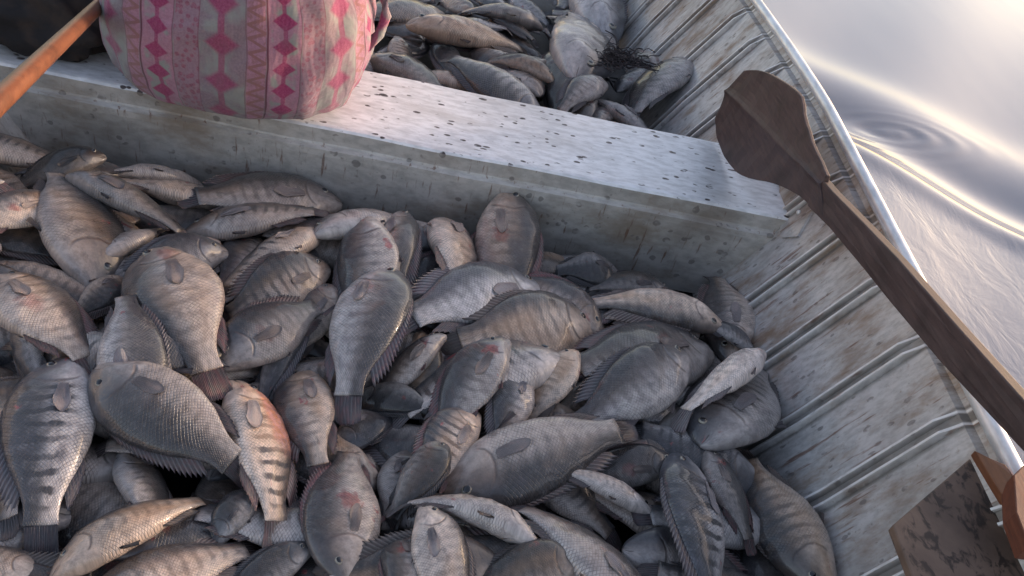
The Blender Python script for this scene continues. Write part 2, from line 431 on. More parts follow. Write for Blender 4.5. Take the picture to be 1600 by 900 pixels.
    if nfins:
        fold = .42+.35*rng.random()
        d0 = np.interp([.24, .32, .42, .52, .62, .72], PU, PD)*dep*bshape*.97
        fin('dorsal_fin', [(u_, d_, 0) for u_, d_ in zip((.24, .32, .42, .52, .62, .72), d0)],
            [(.27, d0[0]+.015, 0), (.37, d0[1]+.045*fold, 0), (.48, d0[2]+.055*fold, 0), (.59, d0[3]+.06*fold, 0), (.71, d0[4]+.07*fold, 0), (.80, d0[5]+.045*fold, 0)],
            n=46, serr=.34, curl=-.006)
        d1 = -np.interp([.58, .64, .72], PU, PV)*dep*.97
        fin('anal_fin', [(.56, d1[0]*1.02, 0), (.64, d1[1], 0), (.72, d1[2], 0)], [(.62, d1[0]-.03*fold, 0), (.71, d1[1]-.045*fold, 0), (.80, d1[2]-.03*fold, 0)], n=16, serr=.15, curl=-.004)
        sp = .05+.035*rng.random()
        cw = (lambda s_: 1)
        tb = [(.80, .050*dep, 0), (.815, .02, 0), (.815, -.02, 0), (.80, -.046*dep, 0)]
        tt_ = [(.925, sp*.9, -.025), (.945, sp*.4, -.03), (.945, -sp*.4, -.03), (.925, -sp*.9, -.025)]
        tf_ = fin('tail_fin', tb, tt_, n=30, rib=.0013, serr=.06, curl=-.012*(1+r1), rows=6)
        if tiptint: tf_['warm'] = 2.2; tf_['tone'] = 1.1
        if not simple:
            pl_ = .14+.05*rng.random(); pa = -.12+.22*rng.random()
            for sd_ in ((1, -1) if (blood >= .4 or rng.random() < .3) else ()):
                W_ = lambda u_, s_: sd_*(flank(u_, s_)+.0045)
                tp = []
                for q_ in np.linspace(-1.25, 1.25, 9):
                    uu_ = .255+pl_*(.35+.65*math.cos(q_*.95)); ss_ = -.03-pl_*.23*math.sin(q_)+pa*(uu_-.25)
                    tp.append((uu_, ss_, W_(uu_, ss_)))
                fin('pectoral_fin', [(.252, -.008, W_(.25, -.008)), (.256, -.048, W_(.25, -.05))], tp, n=22, rib=.0006, tf=2.7, rows=8, finwarm=pecw*.42, finblood=.1, wrap=sd_)
            fin('pelvic_fin', [(.29, -.118*dep, .012), (.315, -.125*dep, .012)], [(.42, -.145*dep-.012, .02), (.40, -.17*dep-.01, .012)], n=10, rows=4, tf=1.1)
            re = .0135*Lr*1.6
            for sd_ in (1, -1):
                ue, ve = .105, .040*dep
                ww = flank(ue, .040*dep)*Lr*.97
                Ve, Fe, Me = [], [], []
                nr, na = 7, 14
                for i in range(nr):
                    p_ = (math.pi/2)*(i/(nr-1))
                    for k in range(na):
                        a_ = 2*math.pi*k/na; rr = re*math.cos(p_) if i < nr-1 else re*.02
                        Ve.append(P(ue+rr*math.cos(a_)/L, ve*Lr+rr*math.sin(a_), sd_*(ww+re*.55*math.sin(p_)-.0005)))
                Fe = grid(nr, na, True); Me = [0 if i < 3 else 1 for i in range(nr-1) for _ in range(na)]
                Fe.append(tuple((nr-1)*na+k for k in range(na))); Me.append(1)
                mesh_obj('eye', Ve, Fe, None, root, mats=[M_IRIS, M_PUPIL], fmat=Me)
    # press it into the height field
    top_u = np.linspace(0, 1, 60)
    rel = np.stack([F.X-h2[0], F.Y-h2[1]], -1); a_ = (rel@ax)/L; b_ = rel@sx-bow*4*a_*(1-a_)*L
    inn = (a_ > 0) & (a_ < .97); hw = np.interp(a_, PU, (PD+PV)/2)*dep*Lr*abs(math.cos(tr))+.02*Lr*abs(math.sin(tr))+1e-5; tw = np.interp(a_, PU, PW)*Lr*thick+hw*abs(math.sin(tr))*.5
    m_ = inn & (np.abs(b_) < hw)
    zt = zspine(a_)+tw*np.sqrt(np.clip(1-(b_/hw)**2, 0, 1))+tiltv*b_
    F.Z = np.where(m_, np.maximum(F.Z, zt), F.Z)
    return root

# ============================================================ water
RIBS = [-.14+.165*k for k in range(-12, 16)]
def taper(y):
    t = 1.0
    if y > .25: t -= .117*(min(y, 1.2)-.25)**1.3
    if y > 1.2: t -= .16*(y-1.2)**1.7
    if y < -1.2: t -= .03*(-1.2-y)
    return max(t, .02)
XC = -.16
def xhull(y, z):            # inner face of the right hand side
    if z >= 0: x = .611-.04*max(min(y, .5), -1.)+(.748-.611+.04*max(min(y, .5), -1.))*z/.255
    else: x = .611-.04*max(min(y, .5), -1.)+.55*z-3.*z*z*.0
    return x
def xr(y, z): return XC+(xhull(y, z)-XC)*taper(y)
def xl(y, z): return XC-(xhull(y, z)-XC)*taper(y)
WATER_Z = -.03
def water():
    ys = np.concatenate([-np.geomspace(3, 900, 26)[::-1], np.linspace(-2.9, -.9, 30), np.linspace(-.88, 3.6, 300), np.linspace(3.65, 9, 90), np.geomspace(9.2, 900, 36)])
    ss = np.concatenate([np.linspace(0, 1.6, 130), np.linspace(1.62, 5, 70), np.geomspace(5.2, 900, 44)])
    V = []; F = []
    def hz(x, y):
        near = math.exp(-((x*x+y*y)/90.))
        d = x-.72
        h = .014*math.sin(2*math.pi*(d*.82-y*.42)/.62+.5)*math.exp(-max(d, 0)*.7)
        t = (d-1.35*(.9-y)+.03*math.sin(5*y))
        far = math.exp(-max(0, abs(y-.4)-1.2))
        h += (.016*math.exp(-((t-.75)/.26)**2)-.015*math.exp(-((t-.34)/.16)**2)+.012*math.exp(-((t-.06)/.09)**2))*far
        h += .012*math.sin(1.9*x+1.1*y+1.2*math.sin(y*.9))+.006*math.sin(4.3*x-2.9*y+1.)
        # small eddy
        ex, ey = (x-1.27)/.21, (y-.86)/.085; ca = .86; sa = -.5
        e = math.hypot(ex*ca-ey*sa, ex*sa+ey*ca)
        h += .0022*math.sin(e*13+ex)*math.exp(-e*e*.8)-.003*math.exp(-e*e*2)
        return h*near
    for side in (1, -1):
        off = len(V)
        for y in ys:
            t = xr(y, 0)+.012 if -2.3 < y < 4.0 else XC
            x0 = t if side == 1 else 2*XC-t
            if y >= 3.4 or y <= -2.25: x0 = XC
            for q in ss:
                x = x0+side*q; V.append((x, y, WATER_Z+(hz(x, y) if side == 1 else hz(-x, y)*.6)))
        g = grid(len(ys), len(ss), off=off)
        F += g if side == 1 else [f[::-1] for f in g]
    m = Mat('river_water'); P = m.pos()
    x, y, z = m.sep(P)
    rip = m.noise(m.scalev(P, (1.0, .45, 1)), 11, 5, .62, dist=.5)
    zone = 1.-(x+(y*1.35)-1.935).step(-.15, .12)
    fine = m.noise(m.scalev(P, (1.0, .35, 1)), 7, 2)
    h = rip*(zone*.85+.02)+fine*.2
    m.set(color=(.22, .22, .245), rough=.07, spec=.8, ior=1.7, normal=m.bump(h, .55, .008))
    o = mesh_obj('water', V, F, m.m); tag(o, kind='structure')
water()

# ============================================================ boat
boat = empty('fishing_boat', (0, 0, 0))
tag(boat, 'open aluminium fishing boat with ribbed sides, its bottom heaped with fish', 'boat')
def hull():
    ys = sorted(set([round(v, 4) for v in np.linspace(-2.2, 3.2, 70)]+[round(r+d, 4) for r in RIBS for d in (-.030, -.027, -.024, -.0165, -.0135, -.0095, -.0065, 0, .0065, .0095, .0135, .0165, .024, .027, .030)]))
    ribh = lambda y: max([0]+[max(0, min(1, (.0165-abs(y-r))/.0022)) for r in RIBS])*.012
    dip = lambda y: max([0]+[max(0, min(1, (.0095-abs(y-r))/.0022)) for r in RIBS])*.010
    zs = [.262, .255, .235, .232, .2, .15, .10, .05, 0, -.05, -.10, -.13]
    def sect(y):
        row = []
        r = ribh(y)-dip(y)
        for i, z in enumerate(zs):
            k = r if .0 or z < .225 else 0
            row.append((xr(y, z)-k*.88+(.012 if z > .233 else 0), y, z+k*.47))
        for x in (.5, .25, 0, -.25, -.5): row.append((XC+x*taper(y), y, -.135))
        for i, z in enumerate(zs[::-1]):
            k = r if z < .225 else 0
            row.append((xl(y, z)+k*.88-(.012 if z > .233 else 0), y, z+k*.47))
        return row
    V = [p for y in ys for p in sect(y)]; n = len(sect(0))
    F = grid(len(ys), n)
    nside = len(zs)
    def strip(name, j0, j1, mat):
        VV = []; 
        for i in range(len(ys)): VV += V[i*n+j0:i*n+j1]
        o = mesh_obj(name, VV, grid(len(ys), j1-j0), mat, boat, smooth=False)
        sd_ = o.modifiers.new('thickness', 'SOLIDIFY'); sd_.thickness = .004; sd_.offset = 1
        return o
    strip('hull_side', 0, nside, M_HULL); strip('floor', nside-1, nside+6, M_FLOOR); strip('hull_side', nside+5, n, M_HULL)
    # transom
    y0 = -2.2
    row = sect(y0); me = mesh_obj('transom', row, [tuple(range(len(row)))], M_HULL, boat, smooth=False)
    me.modifiers.new('thickness', 'SOLIDIFY').thickness = .006
    for f in (xr, xl):
        pts = [(f(y, .255)+(.006 if f is xr else -.006), y, .262) for y in np.linspace(-2.2, 3.2, 90)]
        v, fc = tube(pts, .0128, 16); mesh_obj('gunwale_tube', v, fc, M_TUBE, boat)
    return
hull()
BW, BZ = .27, .117
def bench(y0, name='bench'):
    prof = [(BW, BZ-.10), (BW, BZ-.004), (BW-.003, BZ), (.012, BZ), (.004, BZ-.0015), (0, BZ-.006), (-.001, BZ-.036), (-.003, BZ-.040), (-.011, BZ-.046), (-.012, BZ-.060), (-.010, BZ-.12), (-.004, BZ-.24), (.25, BZ-.25)]
    xs = np.linspace(0, 1, 40); V = []
    for t in xs:
        for (y, z) in prof:
            a = xl(y0+y, z)-.001; b = xr(y0+y, z)+.001
            wob = .0012*math.sin(t*23+z*40)+.0015*math.sin(t*9)
            V.append((a+(b-a)*t, y0+y+(wob if y < .01 else 0), z+.0008*math.sin(t*31+y*20)))
    n = len(prof)
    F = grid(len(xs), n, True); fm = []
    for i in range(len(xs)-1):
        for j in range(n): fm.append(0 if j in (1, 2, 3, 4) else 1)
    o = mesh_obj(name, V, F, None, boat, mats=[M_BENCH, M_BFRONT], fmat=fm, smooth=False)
    return o
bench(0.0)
# brackets folded from plate that tie the bench to the sides
def bracket(side):
    f = xr if side > 0 else xl
    P_ = []
    # lug lying against the side
    y0, y1 = -.015, .06
    pts = [(f(y, z)-side*.006, y, z) for (y, z) in ((-.06, BZ+.0), (-.02, BZ+.045), (.11, BZ+.06), (.13, BZ+.012), (.10, BZ-.0), (-.03, BZ-.03))]
    V = pts+[(p[0]+side*.005, p[1], p[2]) for p in pts]; n = len(pts)
    F = [tuple(range(n)), tuple(range(n, 2*n))[::-1]]+[(i, (i+1) % n, (i+1) % n+n, i+n) for i in range(n)]
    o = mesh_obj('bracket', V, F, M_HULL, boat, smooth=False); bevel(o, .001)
    for (y, z) in ((.0, BZ+.02), (.08, BZ+.035)):
        v, fc = tube([(f(y, z)-side*.006, y, z), (f(y, z)-side*.010, y, z+.001)], [.006, .004], 10)
        mesh_obj('rivet', v, fc, M_TUBE, o)
bracket(1); bracket(-1)
# stained board on the stern end of the side
bp = [at(1395, 820, .22), at(1525, 708, .22), at(1600, 828, .22)]
e1 = bp[1]-bp[0]; e1 /= np.linalg.norm(e1); e2 = bp[2]-bp[1]
bz = .22
poly = [bp[0], bp[1], bp[1]+e2*1.9, bp[0]+(at(1428, 905, .22)-bp[0])*2.6]
V = [p for p in poly]+[p-np.array([0, 0, .014]) for p in poly]
o = mesh_obj('stained_board', V, [(0, 1, 2, 3), (7, 6, 5, 4), (0, 4, 5, 1), (1, 5, 6, 2), (2, 6, 7, 3), (3, 7, 4, 0)], M_BOARD, smooth=False); bevel(o, .002)
tag(o, 'brown stained plywood board with dark blotches on the side at lower right', 'board')
# wedge of sunlit wood and dark handle by the board
def prism(name, pix, z, th, mat, zz=None, parent=None):
    top = [at(px, py, zq) for (px, py), zq in zip(pix, zz or [z]*len(pix))]
    n = len(top); V = top+[p-np.array([0, 0, th]) for p in top]
    F = [tuple(range(n))[::-1], tuple(range(n, 2*n))]+[(i, (i+1) % n, (i+1) % n+n, i+n) for i in range(n)]
    return bevel(mesh_obj(name, V, F, mat, parent, smooth=False), .0015)
o = prism('wooden_wedge', [(1523, 703), (1548, 716), (1572, 726), (1583, 742), (1584, 784), (1570, 781), (1552, 752)], .262, .012, M_ORANGE, zz=[.262, .272, .28, .285, .27, .262, .262])
tag(o, 'small orange wooden wedge catching the sun beside the gunwale tube', 'wedge')
o = prism('wooden_block', [(1584, 742), (1604, 722), (1660, 760), (1660, 860), (1608, 852), (1588, 800)], .29, .03, M_REDW)
tag(o, 'dark red brown wooden block at the right edge above the stained board', 'block')

# ============================================================ paddle
def paddle():
    root = empty('wooden_paddle', at(1180, 220, .20))
    tag(root, 'broad reddish brown wooden paddle lying from the bench end over the gunwale', 'paddle')
    A = CAM+ray(1150, 190)*1.0*((.205-CAM[2])/ray(1150, 190)[2])
    B = at(1600, 690, .375)
    ax = (B-A); ax /= np.linalg.norm(ax)
    tocam = CAM-(A+B)/2; tocam /= np.linalg.norm(tocam)
    n = tocam+np.array([-.95, -.10, -.25]); n -= ax*np.dot(n, ax); n /= np.linalg.norm(n)
    def pl(px, py): return on_plane(px, py, A, n)
    R0 = np.array(root.location)
    # blade
    def fine(ch, k=3):
        out = []
        for i in range((len(ch)-1)*k+1):
            t = i/k; j = min(int(t), len(ch)-2); f = t-j
            p0, p1, p2, p3 = [np.array(ch[min(max(q, 0), len(ch)-1)], float) for q in (j-1, j, j+1, j+2)]
            out.append(tuple(.5*((2*p1)+(p2-p0)*f+(2*p0-5*p1+4*p2-p3)*f*f+(3*p1-p0-3*p2+p3)*f**3)))
        return out
    up = fine([(1162, 110), (1182, 109), (1204, 116), (1232, 133), (1250, 150), (1258, 192), (1274, 236), (1292, 274)])
    md = fine([(1136, 142), (1155, 158), (1177, 180), (1200, 203), (1220, 224), (1240, 244), (1262, 264), (1284, 288)])
    lo = fine([(1117, 184), (1118, 206), (1126, 234), (1145, 264), (1168, 278), (1206, 286), (1248, 306), (1288, 346)])
    nrow = 7; V = []
    mid = None
    def slab(up, lo, nr, th, crown, name, mat, edge=.0, mid=None):
        V = []; N = len(up)
        for sgn in (1, -1):
            for i_, (a, b) in enumerate(zip(up, lo)):
                pa, pb = pl(*a), pl(*b); pm = pl(*mid[i_]) if mid else None
                for r in range(nr):
                    f = r/(nr-1); c = crown(f)
                    V.append((pa*(1-f)+pb*f if pm is None else (pa*(1-2*f)+pm*2*f if f < .5 else pm*(2-2*f)+pb*(2*f-1)))+n*((0 if sgn > 0 else -th)+(c if sgn > 0 else -c*.5)+.0012*math.sin(i_*1.9+f*7))-R0)
        G = N*nr; F = grid(N, nr); F += [tuple(x+G for x in q[::-1]) for q in grid(N, nr)]
        for i in range(N-1):
            for r in (0, nr-1): F.append((i*nr+r, (i+1)*nr+r, (i+1)*nr+r+G, i*nr+r+G))
        for i in (0, N-1):
            for r in range(nr-1): F.append((i*nr+r, i*nr+r+1, i*nr+r+1+G, i*nr+r+G))
        o = mesh_obj(name, V, F, mat, root, smooth=False)
        import bmesh
        bm = bmesh.new(); bm.from_mesh(o.data); bmesh.ops.recalc_face_normals(bm, faces=bm.faces); bm.to_mesh(o.data); bm.free()
        bevel(o, .0022, 2); return o
    slab(up, lo, 21, .009, lambda f: .004*math.exp(-((f-.5)/.22)**2)+.005*math.exp(-((f-.5)/.045)**2), 'blade', M_PADDLE, .25, md)
    up2 = [(1268, 262), (1300, 298), (1352, 352), (1400, 402), (1500, 514), (1596, 622), (1700, 738), (1900, 962)]
    lo2 = [(1262, 322), (1296, 356), (1348, 420), (1392, 474), (1470, 566), (1600, 708), (1680, 800), (1850, 1000)]
    slab(up2, lo2, 5, .020, lambda f: 0, 'shaft', M_PADDLE)
    return root
paddle()

# ============================================================ oar on the left
def oar():
    p0 = CAM+ray(-160, 290)*.80; p1 = CAM+ray(4, 150)*.97; p2 = CAM+ray(150, 14)*1.55; p3 = CAM+ray(215, -50)*1.95
    # straight line in space through the near and the far end
    a = CAM+ray(6, 150)*.98; b = CAM+ray(166, -2)*1.66; d = b-a
    root = empty('wooden_oar', a); tag(root, 'round orange brown wooden oar handle crossing the upper left corner', 'oar')
    v, f = tube([a-d*.9-a, a-a, b-a, d*1.55], [.0138, .0130, .0122, .012], 20)
    mesh_obj('shaft', v, f, M_ORANGE, root)
    v, f = tube([d*1.55, d*1.62, d*1.72, d*2.0, d*2.05], [.014, .03, .055, .06, .03], 20, flat=.16)
    mesh_obj('blade', v, f, M_ORANGE, root)
oar()

# ============================================================ seated person
def mat_skirt():
    m = Mat('patterned_pink_cloth'); u, v = m.uv(); P = m.coord('Object')
    jit = m.noise(P, 14, 2)
    uu = u+(jit-.5)*.006
    f = ((uu+.002)/.225).fract()*.225
    def band(a, b): return f.step(a-.0012, a+.0012)*(1.-f.step(b-.0012, b+.0012))
    def dia(cx, cy_, hw, hh, soft=.25):
        py = ((v+cy_)/(2*hh*1.12)).fract()-.5
        d = ((f-cx)/hw).abs()+(py/.44).abs()
        core = 1.-d.step(1.-soft, 1.)
        link = (1.-((f-cx)/(hw*.20)).abs().step(.6, 1.))*.8
        return core.max(link)
    tx = m.noise(P, 260, 3, .7); wv = m.noise(P, 90, 3, .7, dist=1.)
    ink = m.mix(tx.step(.3, .7), (.23, .022, .085), (.30, .055, .135)); ink2 = m.mix(tx.step(.3, .7), (.22, .05, .095), (.30, .10, .15))
    pale = m.mix(tx.step(.3, .7), (.29, .135, .195), (.36, .18, .25)); grey = m.mix(tx.step(.3, .7), (.18, .125, .16), (.24, .17, .205))
    teal = (.23, .235, .235)
    c = grey
    # broad band: large worn diamonds on grey
    big = dia(.039, 0., .037, .032, .45)
    g2 = m.mix(m.noise(P, 22, 2).step(.4, .65), grey, teal)
    c = m.mix(big*.9, g2, ink)
    # zigzag band
    zz = ((f-.100)/.015)-(((v/.026).fract()-.5).abs()*4.-1.)
    zc = m.mix((1.-zz.abs().step(.35, .6)).max((wv.step(.52, .6))*.7), pale, (.25, .11, .12))
    c = m.mix(band(.083, .116), c, zc)
    c = m.mix(band(.117, .1205), c, (.13, .035, .06))
    sd_ = dia(.149, .01, .0245, .0195, .22)
    sc_ = m.mix((((f-.149)/.027).abs().step(.75, 1.)), m.mix(m.noise(P, 30, 2).step(.45, .6), pale, teal), pale)
    c = m.mix(band(.1205, .178), c, m.mix(sd_, sc_, ink))
    fl_ = m.vor(m.scalev(P, (1, .6, 1)), 95)
    fc_ = m.mix(fl_.step(.32, .48), ink2, m.mix(tx, pale, grey))
    c = m.mix(band(.181, .225), c, m.mix(.28, fc_, grey))
    for x_ in (.1785, .224, .0815):
        c = m.mix((1.-((f-x_).abs()).step(.0005, .0014))*.7, c, (.17, .06, .09))
    # ground in grime, mostly low
    gr = m.noise(P, 9, 4, .6)
    c = m.mix((gr.step(.52, .8)*.5).clamp(), c, (.15, .12, .12))
    wv2 = ((v*2*math.pi*420).sin()*.5+.5)*.5+((u*2*math.pi*420).sin()*.5+.5)*.5
    fold = m.noise(m.scalev(P, (1, 1, .35)), 16, 3)+m.noise(P, 7, 3, .5, dist=1.5)
    m.set(color=c, rough=.85, spec=.2, sheen=.25, normal=m.bump(fold*3+wv2*.15, .7, .006)); return m.m
M_SKIRT = mat_skirt()
SKX, SKY = -.515, .17
def person():
    root = empty('person', (SKX, SKY, BZ))
    tag(root, 'person sitting on the bench back to the camera in pink patterned cloth', 'person')
    R0 = np.array(root.location)
    J = {'pelvis': (0, .02, .13, .13), 'waist': (0, .05, .30, .12), 'chest': (0, .07, .48, .145), 'neck0': (0, .07, .60, .075), 'neck': (0, .08, .66, .052), 'head0': (0, .10, .73, .085), 'head': (0, .105, .80, .092), 'crown': (0, .10, .87, .06),
         'hipL': (-.10, .06, .10, .09), 'kneeL': (-.13, .42, .12, .062), 'calfL': (-.13, .45, -.04, .056), 'ankL': (-.13, .44, -.17, .036), 'toeL': (-.14, .58, -.19, .03),
         'hipR': (.10, .06, .10, .09), 'kneeR': (.13, .42, .12, .062), 'calfR': (.13, .45, -.04, .056), 'ankR': (.13, .44, -.17, .036), 'toeR': (.14, .58, -.19, .03),
         'shL': (-.18, .07, .56, .062), 'elL': (-.26, .15, .34, .043), 'wrL': (-.30, .16, .25, .028), 'haL': (-.31, .17, .21, .034),
         'shR': (.18, .07, .56, .062), 'elR': (.25, .22, .36, .043), 'wrR': (.16, .40, .24, .028), 'haR': (.12, .45, .21, .034)}
    E_ = [('pelvis', 'waist'), ('waist', 'chest'), ('chest', 'neck0'), ('neck0', 'neck'), ('neck', 'head0'), ('head0', 'head'), ('head', 'crown'), ('chest', 'shL'), ('shL', 'elL'), ('elL', 'wrL'), ('wrL', 'haL'), ('chest', 'shR'), ('shR', 'elR'), ('elR', 'wrR'), ('wrR', 'haR'),
          ('pelvis', 'hipL'), ('hipL', 'kneeL'), ('kneeL', 'calfL'), ('calfL', 'ankL'), ('ankL', 'toeL'), ('pelvis', 'hipR'), ('hipR', 'kneeR'), ('kneeR', 'calfR'), ('calfR', 'ankR'), ('ankR', 'toeR')]
    for s_, (bx, by, bz_) in (('L', (-.31, .17, .21)), ('R', (.12, .45, .21))):
        for k in range(5):
            dx = (k-2)*.016; n1, n2 = f'f{s_}{k}a', f'f{s_}{k}b'
            ln = (.03, .045, .05, .045, .036)[k]
            J[n1] = (bx+dx*1.2, by-.01, bz_-ln, .0095); J[n2] = (bx+dx*1.2+.003, by-.035, bz_-ln-.018, .008)
            E_ += [('ha'+s_, n1), (n1, n2)]
    ks = list(J); idx = {k: i for i, k in enumerate(ks)}
    me = bpy.data.meshes.new('body'); me.from_pydata([J[k][:3] for k in ks], [(idx[a], idx[b]) for a, b in E_], [])
    skin = Mat('skin').set(color=(.20, .11, .075), rough=.5, sss=.05).m
    me.materials.append(skin)
    o = bpy.data.objects.new('body', me); COL.objects.link(o); o.parent = root
    o.modifiers.new('skin', 'SKIN'); sv = me.skin_vertices[0].data
    for k in ks:
        r = J[k][3]; sv[idx[k]].radius = (r, r*.82 if k in ('chest', 'waist', 'pelvis') else r); sv[idx[k]].use_root = (k == 'pelvis')
    sb = o.modifiers.new('sub', 'SUBSURF'); sb.levels = 2; sb.render_levels = 2
    # shirt
    rings = [(.24, .0, .165, .135), (.34, .04, .16, .125), (.46, .06, .185, .13), (.55, .065, .205, .12), (.60, .07, .16, .10), (.635, .075, .075, .07)]
    V = []; n = 36
    for z, cy_, rx, ry in rings:
        for k in range(n):
            a = 2*math.pi*k/n; V.append((rx*math.cos(a)*(1+.02*math.sin(5*a+z*20)), cy_+ry*math.sin(a), z))
    sh = mesh_obj('shirt', V, grid(len(rings), n, True), Mat('dark_shirt_cloth').set(color=(.035, .03, .04), rough=.9).m, root); sh.modifiers.new('sub', 'SUBSURF').render_levels = 2
    # hair
    V = []
    for i in range(10):
        p_ = math.pi*.62*i/9
        for k in range(28):
            a = 2*math.pi*k/28; V.append((.102*math.sin(p_)*math.cos(a), .10-.012+.112*math.sin(p_)*math.sin(a), .80+.115*math.cos(p_)))
    mesh_obj('hair', V, grid(10, 28, True), Mat('black_hair').set(color=(.012, .01, .01), rough=.5).m, root)
    # skirt
    rr = [(.0015, .150, .02, .42), (.006, .185, -.015, .47), (.022, .214, -.044, .52), (.05, .228, -.062, .56), (.09, .236, -.072, .60), (.14, .238, -.074, .60), (.19, .236, -.070, .57), (.24, .228, -.06, .50), (.30, .21, -.045, .36), (.37, .19, -.03, .26), (.45, .175, -.02, .22)]
    V = []; UVs = []; n = 120
    zz = np.linspace(0, 1, 44); zt = np.linspace(0, 1, len(rr))
    arr = np.array(rr)
    for t in zz:
        z, rx, yb, yf = [np.interp(t, zt, arr[:, i]) for i in range(4)]; yb -= .018
        s_ = 0; prev = None; pts = []
        for k in range(n):
            a = -math.pi/2+2*math.pi*k/n
            ca, sa = math.cos(a), math.sin(a); e = .82
            x = rx*np.sign(ca)*abs(ca)**e; yc = .0
            ry = (.17-0)+yc
            y = ( (yb-(.13)) *abs(sa)**e+.13 if sa < 0 else .13+(yf-.17-.13)*abs(sa)**e)
            lum = 1+.016*math.sin(3*a+4*t)+.013*math.sin(11*a+6*math.sin(5*t))+.008*math.sin(23*a+9*t)+.010*math.sin(17*t+4*a)*math.exp(-((t-.25)/.2)**2)
            dx_ = -.02*(z/.3)
            pts.append((x*lum*1.06, y-.17+((y-.13)*(lum-1)), z))
        arc = [0.]
        for k in range(1, n): arc.append(arc[-1]+math.dist(pts[k][:2], pts[k-1][:2]))
        tot = arc[-1]+math.dist(pts[0][:2], pts[-1][:2])
        for k in range(n):
            u_ = arc[k] if k <= n//2 else arc[k]-tot
            wide = .236/max(rx, .1)
            V.append(pts[k]); UVs.append((u_*min(wide, 1.25)+.015, z if z > .006 else z))
    F = grid(len(zz), n, True)+[tuple(range(n))[::-1]]
    # duplicate seam in front is hidden between the knees
    sk = mesh_obj('skirt', V, F, M_SKIRT, root, UVs)
    # gathered knot of cloth at the hip
    V, F = tube([(.246, -.03, .12), (.270, -.025, .15), (.278, -.02, .19), (.27, -.02, .225), (.244, -.03, .25)], [.012, .010, .011, .010, .012], 10)
    mesh_obj('cloth_tie', V, F, M_SKIRT, sk, uvs=[(v_[0], v_[2]) for v_ in V])
person()

# ============================================================ dark bundle and net
def lump(name, c, r, mat, seed=0, parent=None, flat=.0, n=48, amp=.12):
    rg = np.random.default_rng(seed); ph = rg.uniform(0, 6, (8,)); V = []
    for i in range(n//2+1):
        p_ = math.pi*i/(n//2)
        for k in range(n):
            a = 2*math.pi*k/n; d = np.array([math.sin(p_)*math.cos(a), math.sin(p_)*math.sin(a), math.cos(p_)])
            m_ = 1+amp*(math.sin(3*d[0]+ph[0]+2*math.sin(4*d[2]+ph[1]))+.6*math.sin(9*d[1]+ph[2]+3*d[0])+.35*math.sin(17*d[0]+ph[3]+11*d[2])+.3*math.sin(23*d[1]+ph[4]))
            v = d*np.array(r)*m_; v[2] = max(v[2], -r[2]*.55)
            V.append(v)
    o = mesh_obj(name, V, grid(n//2+1, n, True), mat, parent); o.location = c; return o
dk = Mat('black_cloth'); Pn = dk.coord('Object'); nn_ = dk.noise(Pn, 20, 4)
dk.set(color=dk.mix(nn_.step(.4, .7), (.012, .010, .012), (.035, .022, .018)), rough=.85, normal=dk.bump(nn_, .6, .01))
p_ = at(40, 5, .12); o = lump('cloth_bundle', tuple(at(70, 22, .17)), (.15, .10, .085), dk.m, 4)
tag(o, 'black cloth bundle on the left end of the bench beside the seated person', 'bundle')
mk = Mat('dark_net_twine').set(color=(.03, .022, .025), rough=.8).m
def net():
    c = at(965, 95, .02); parts = []; rg = np.random.default_rng(5)
    for k in range(60):
        p = np.array([rg.normal()*.075, rg.normal()*.05, rg.uniform(0, .03)]); pts = [p.copy()]; d = rg.normal(size=3); d[2] *= .3
        for i in range(14):
            d = d*.6+rg.normal(size=3)*np.array([.7, .7, .35]); d -= p*np.array([9, 9, 12]); p = p+d/np.linalg.norm(d)*.012; p[2] = abs(p[2]); pts.append(p.copy())
        parts.append(tube(pts, rg.uniform(.0008, .0020), 6))
    v, f = merge(parts); o = mesh_obj('net_scrap', v, f, mk); o.location = c
    tag(o, 'tangled scrap of dark brown net among the fish beyond the bench', 'net')
net()

# ============================================================ the fish
def base_near(Xa, Ya):
    t = np.vectorize(taper)(Ya[0])[None, :]
    xx = XC+(Xa-XC)/t; d = np.abs(xx-XC); side = (d-(.611+.075-.10+.10+.0)+.0)   # distance past the foot of the side
    yy = np.clip(Ya, -1, .5)
    foot = .611-.04*yy-XC
    z = np.where(d < foot-.045, -.082, -.082+(d-(foot-.045))*1.85)
    z = np.where((Ya > -.02) & (Ya < BW+.005), np.maximum(z, .06), z)
    return z
F = Field(-1.35, .85, -1.25, 1.75, base_near, .006)
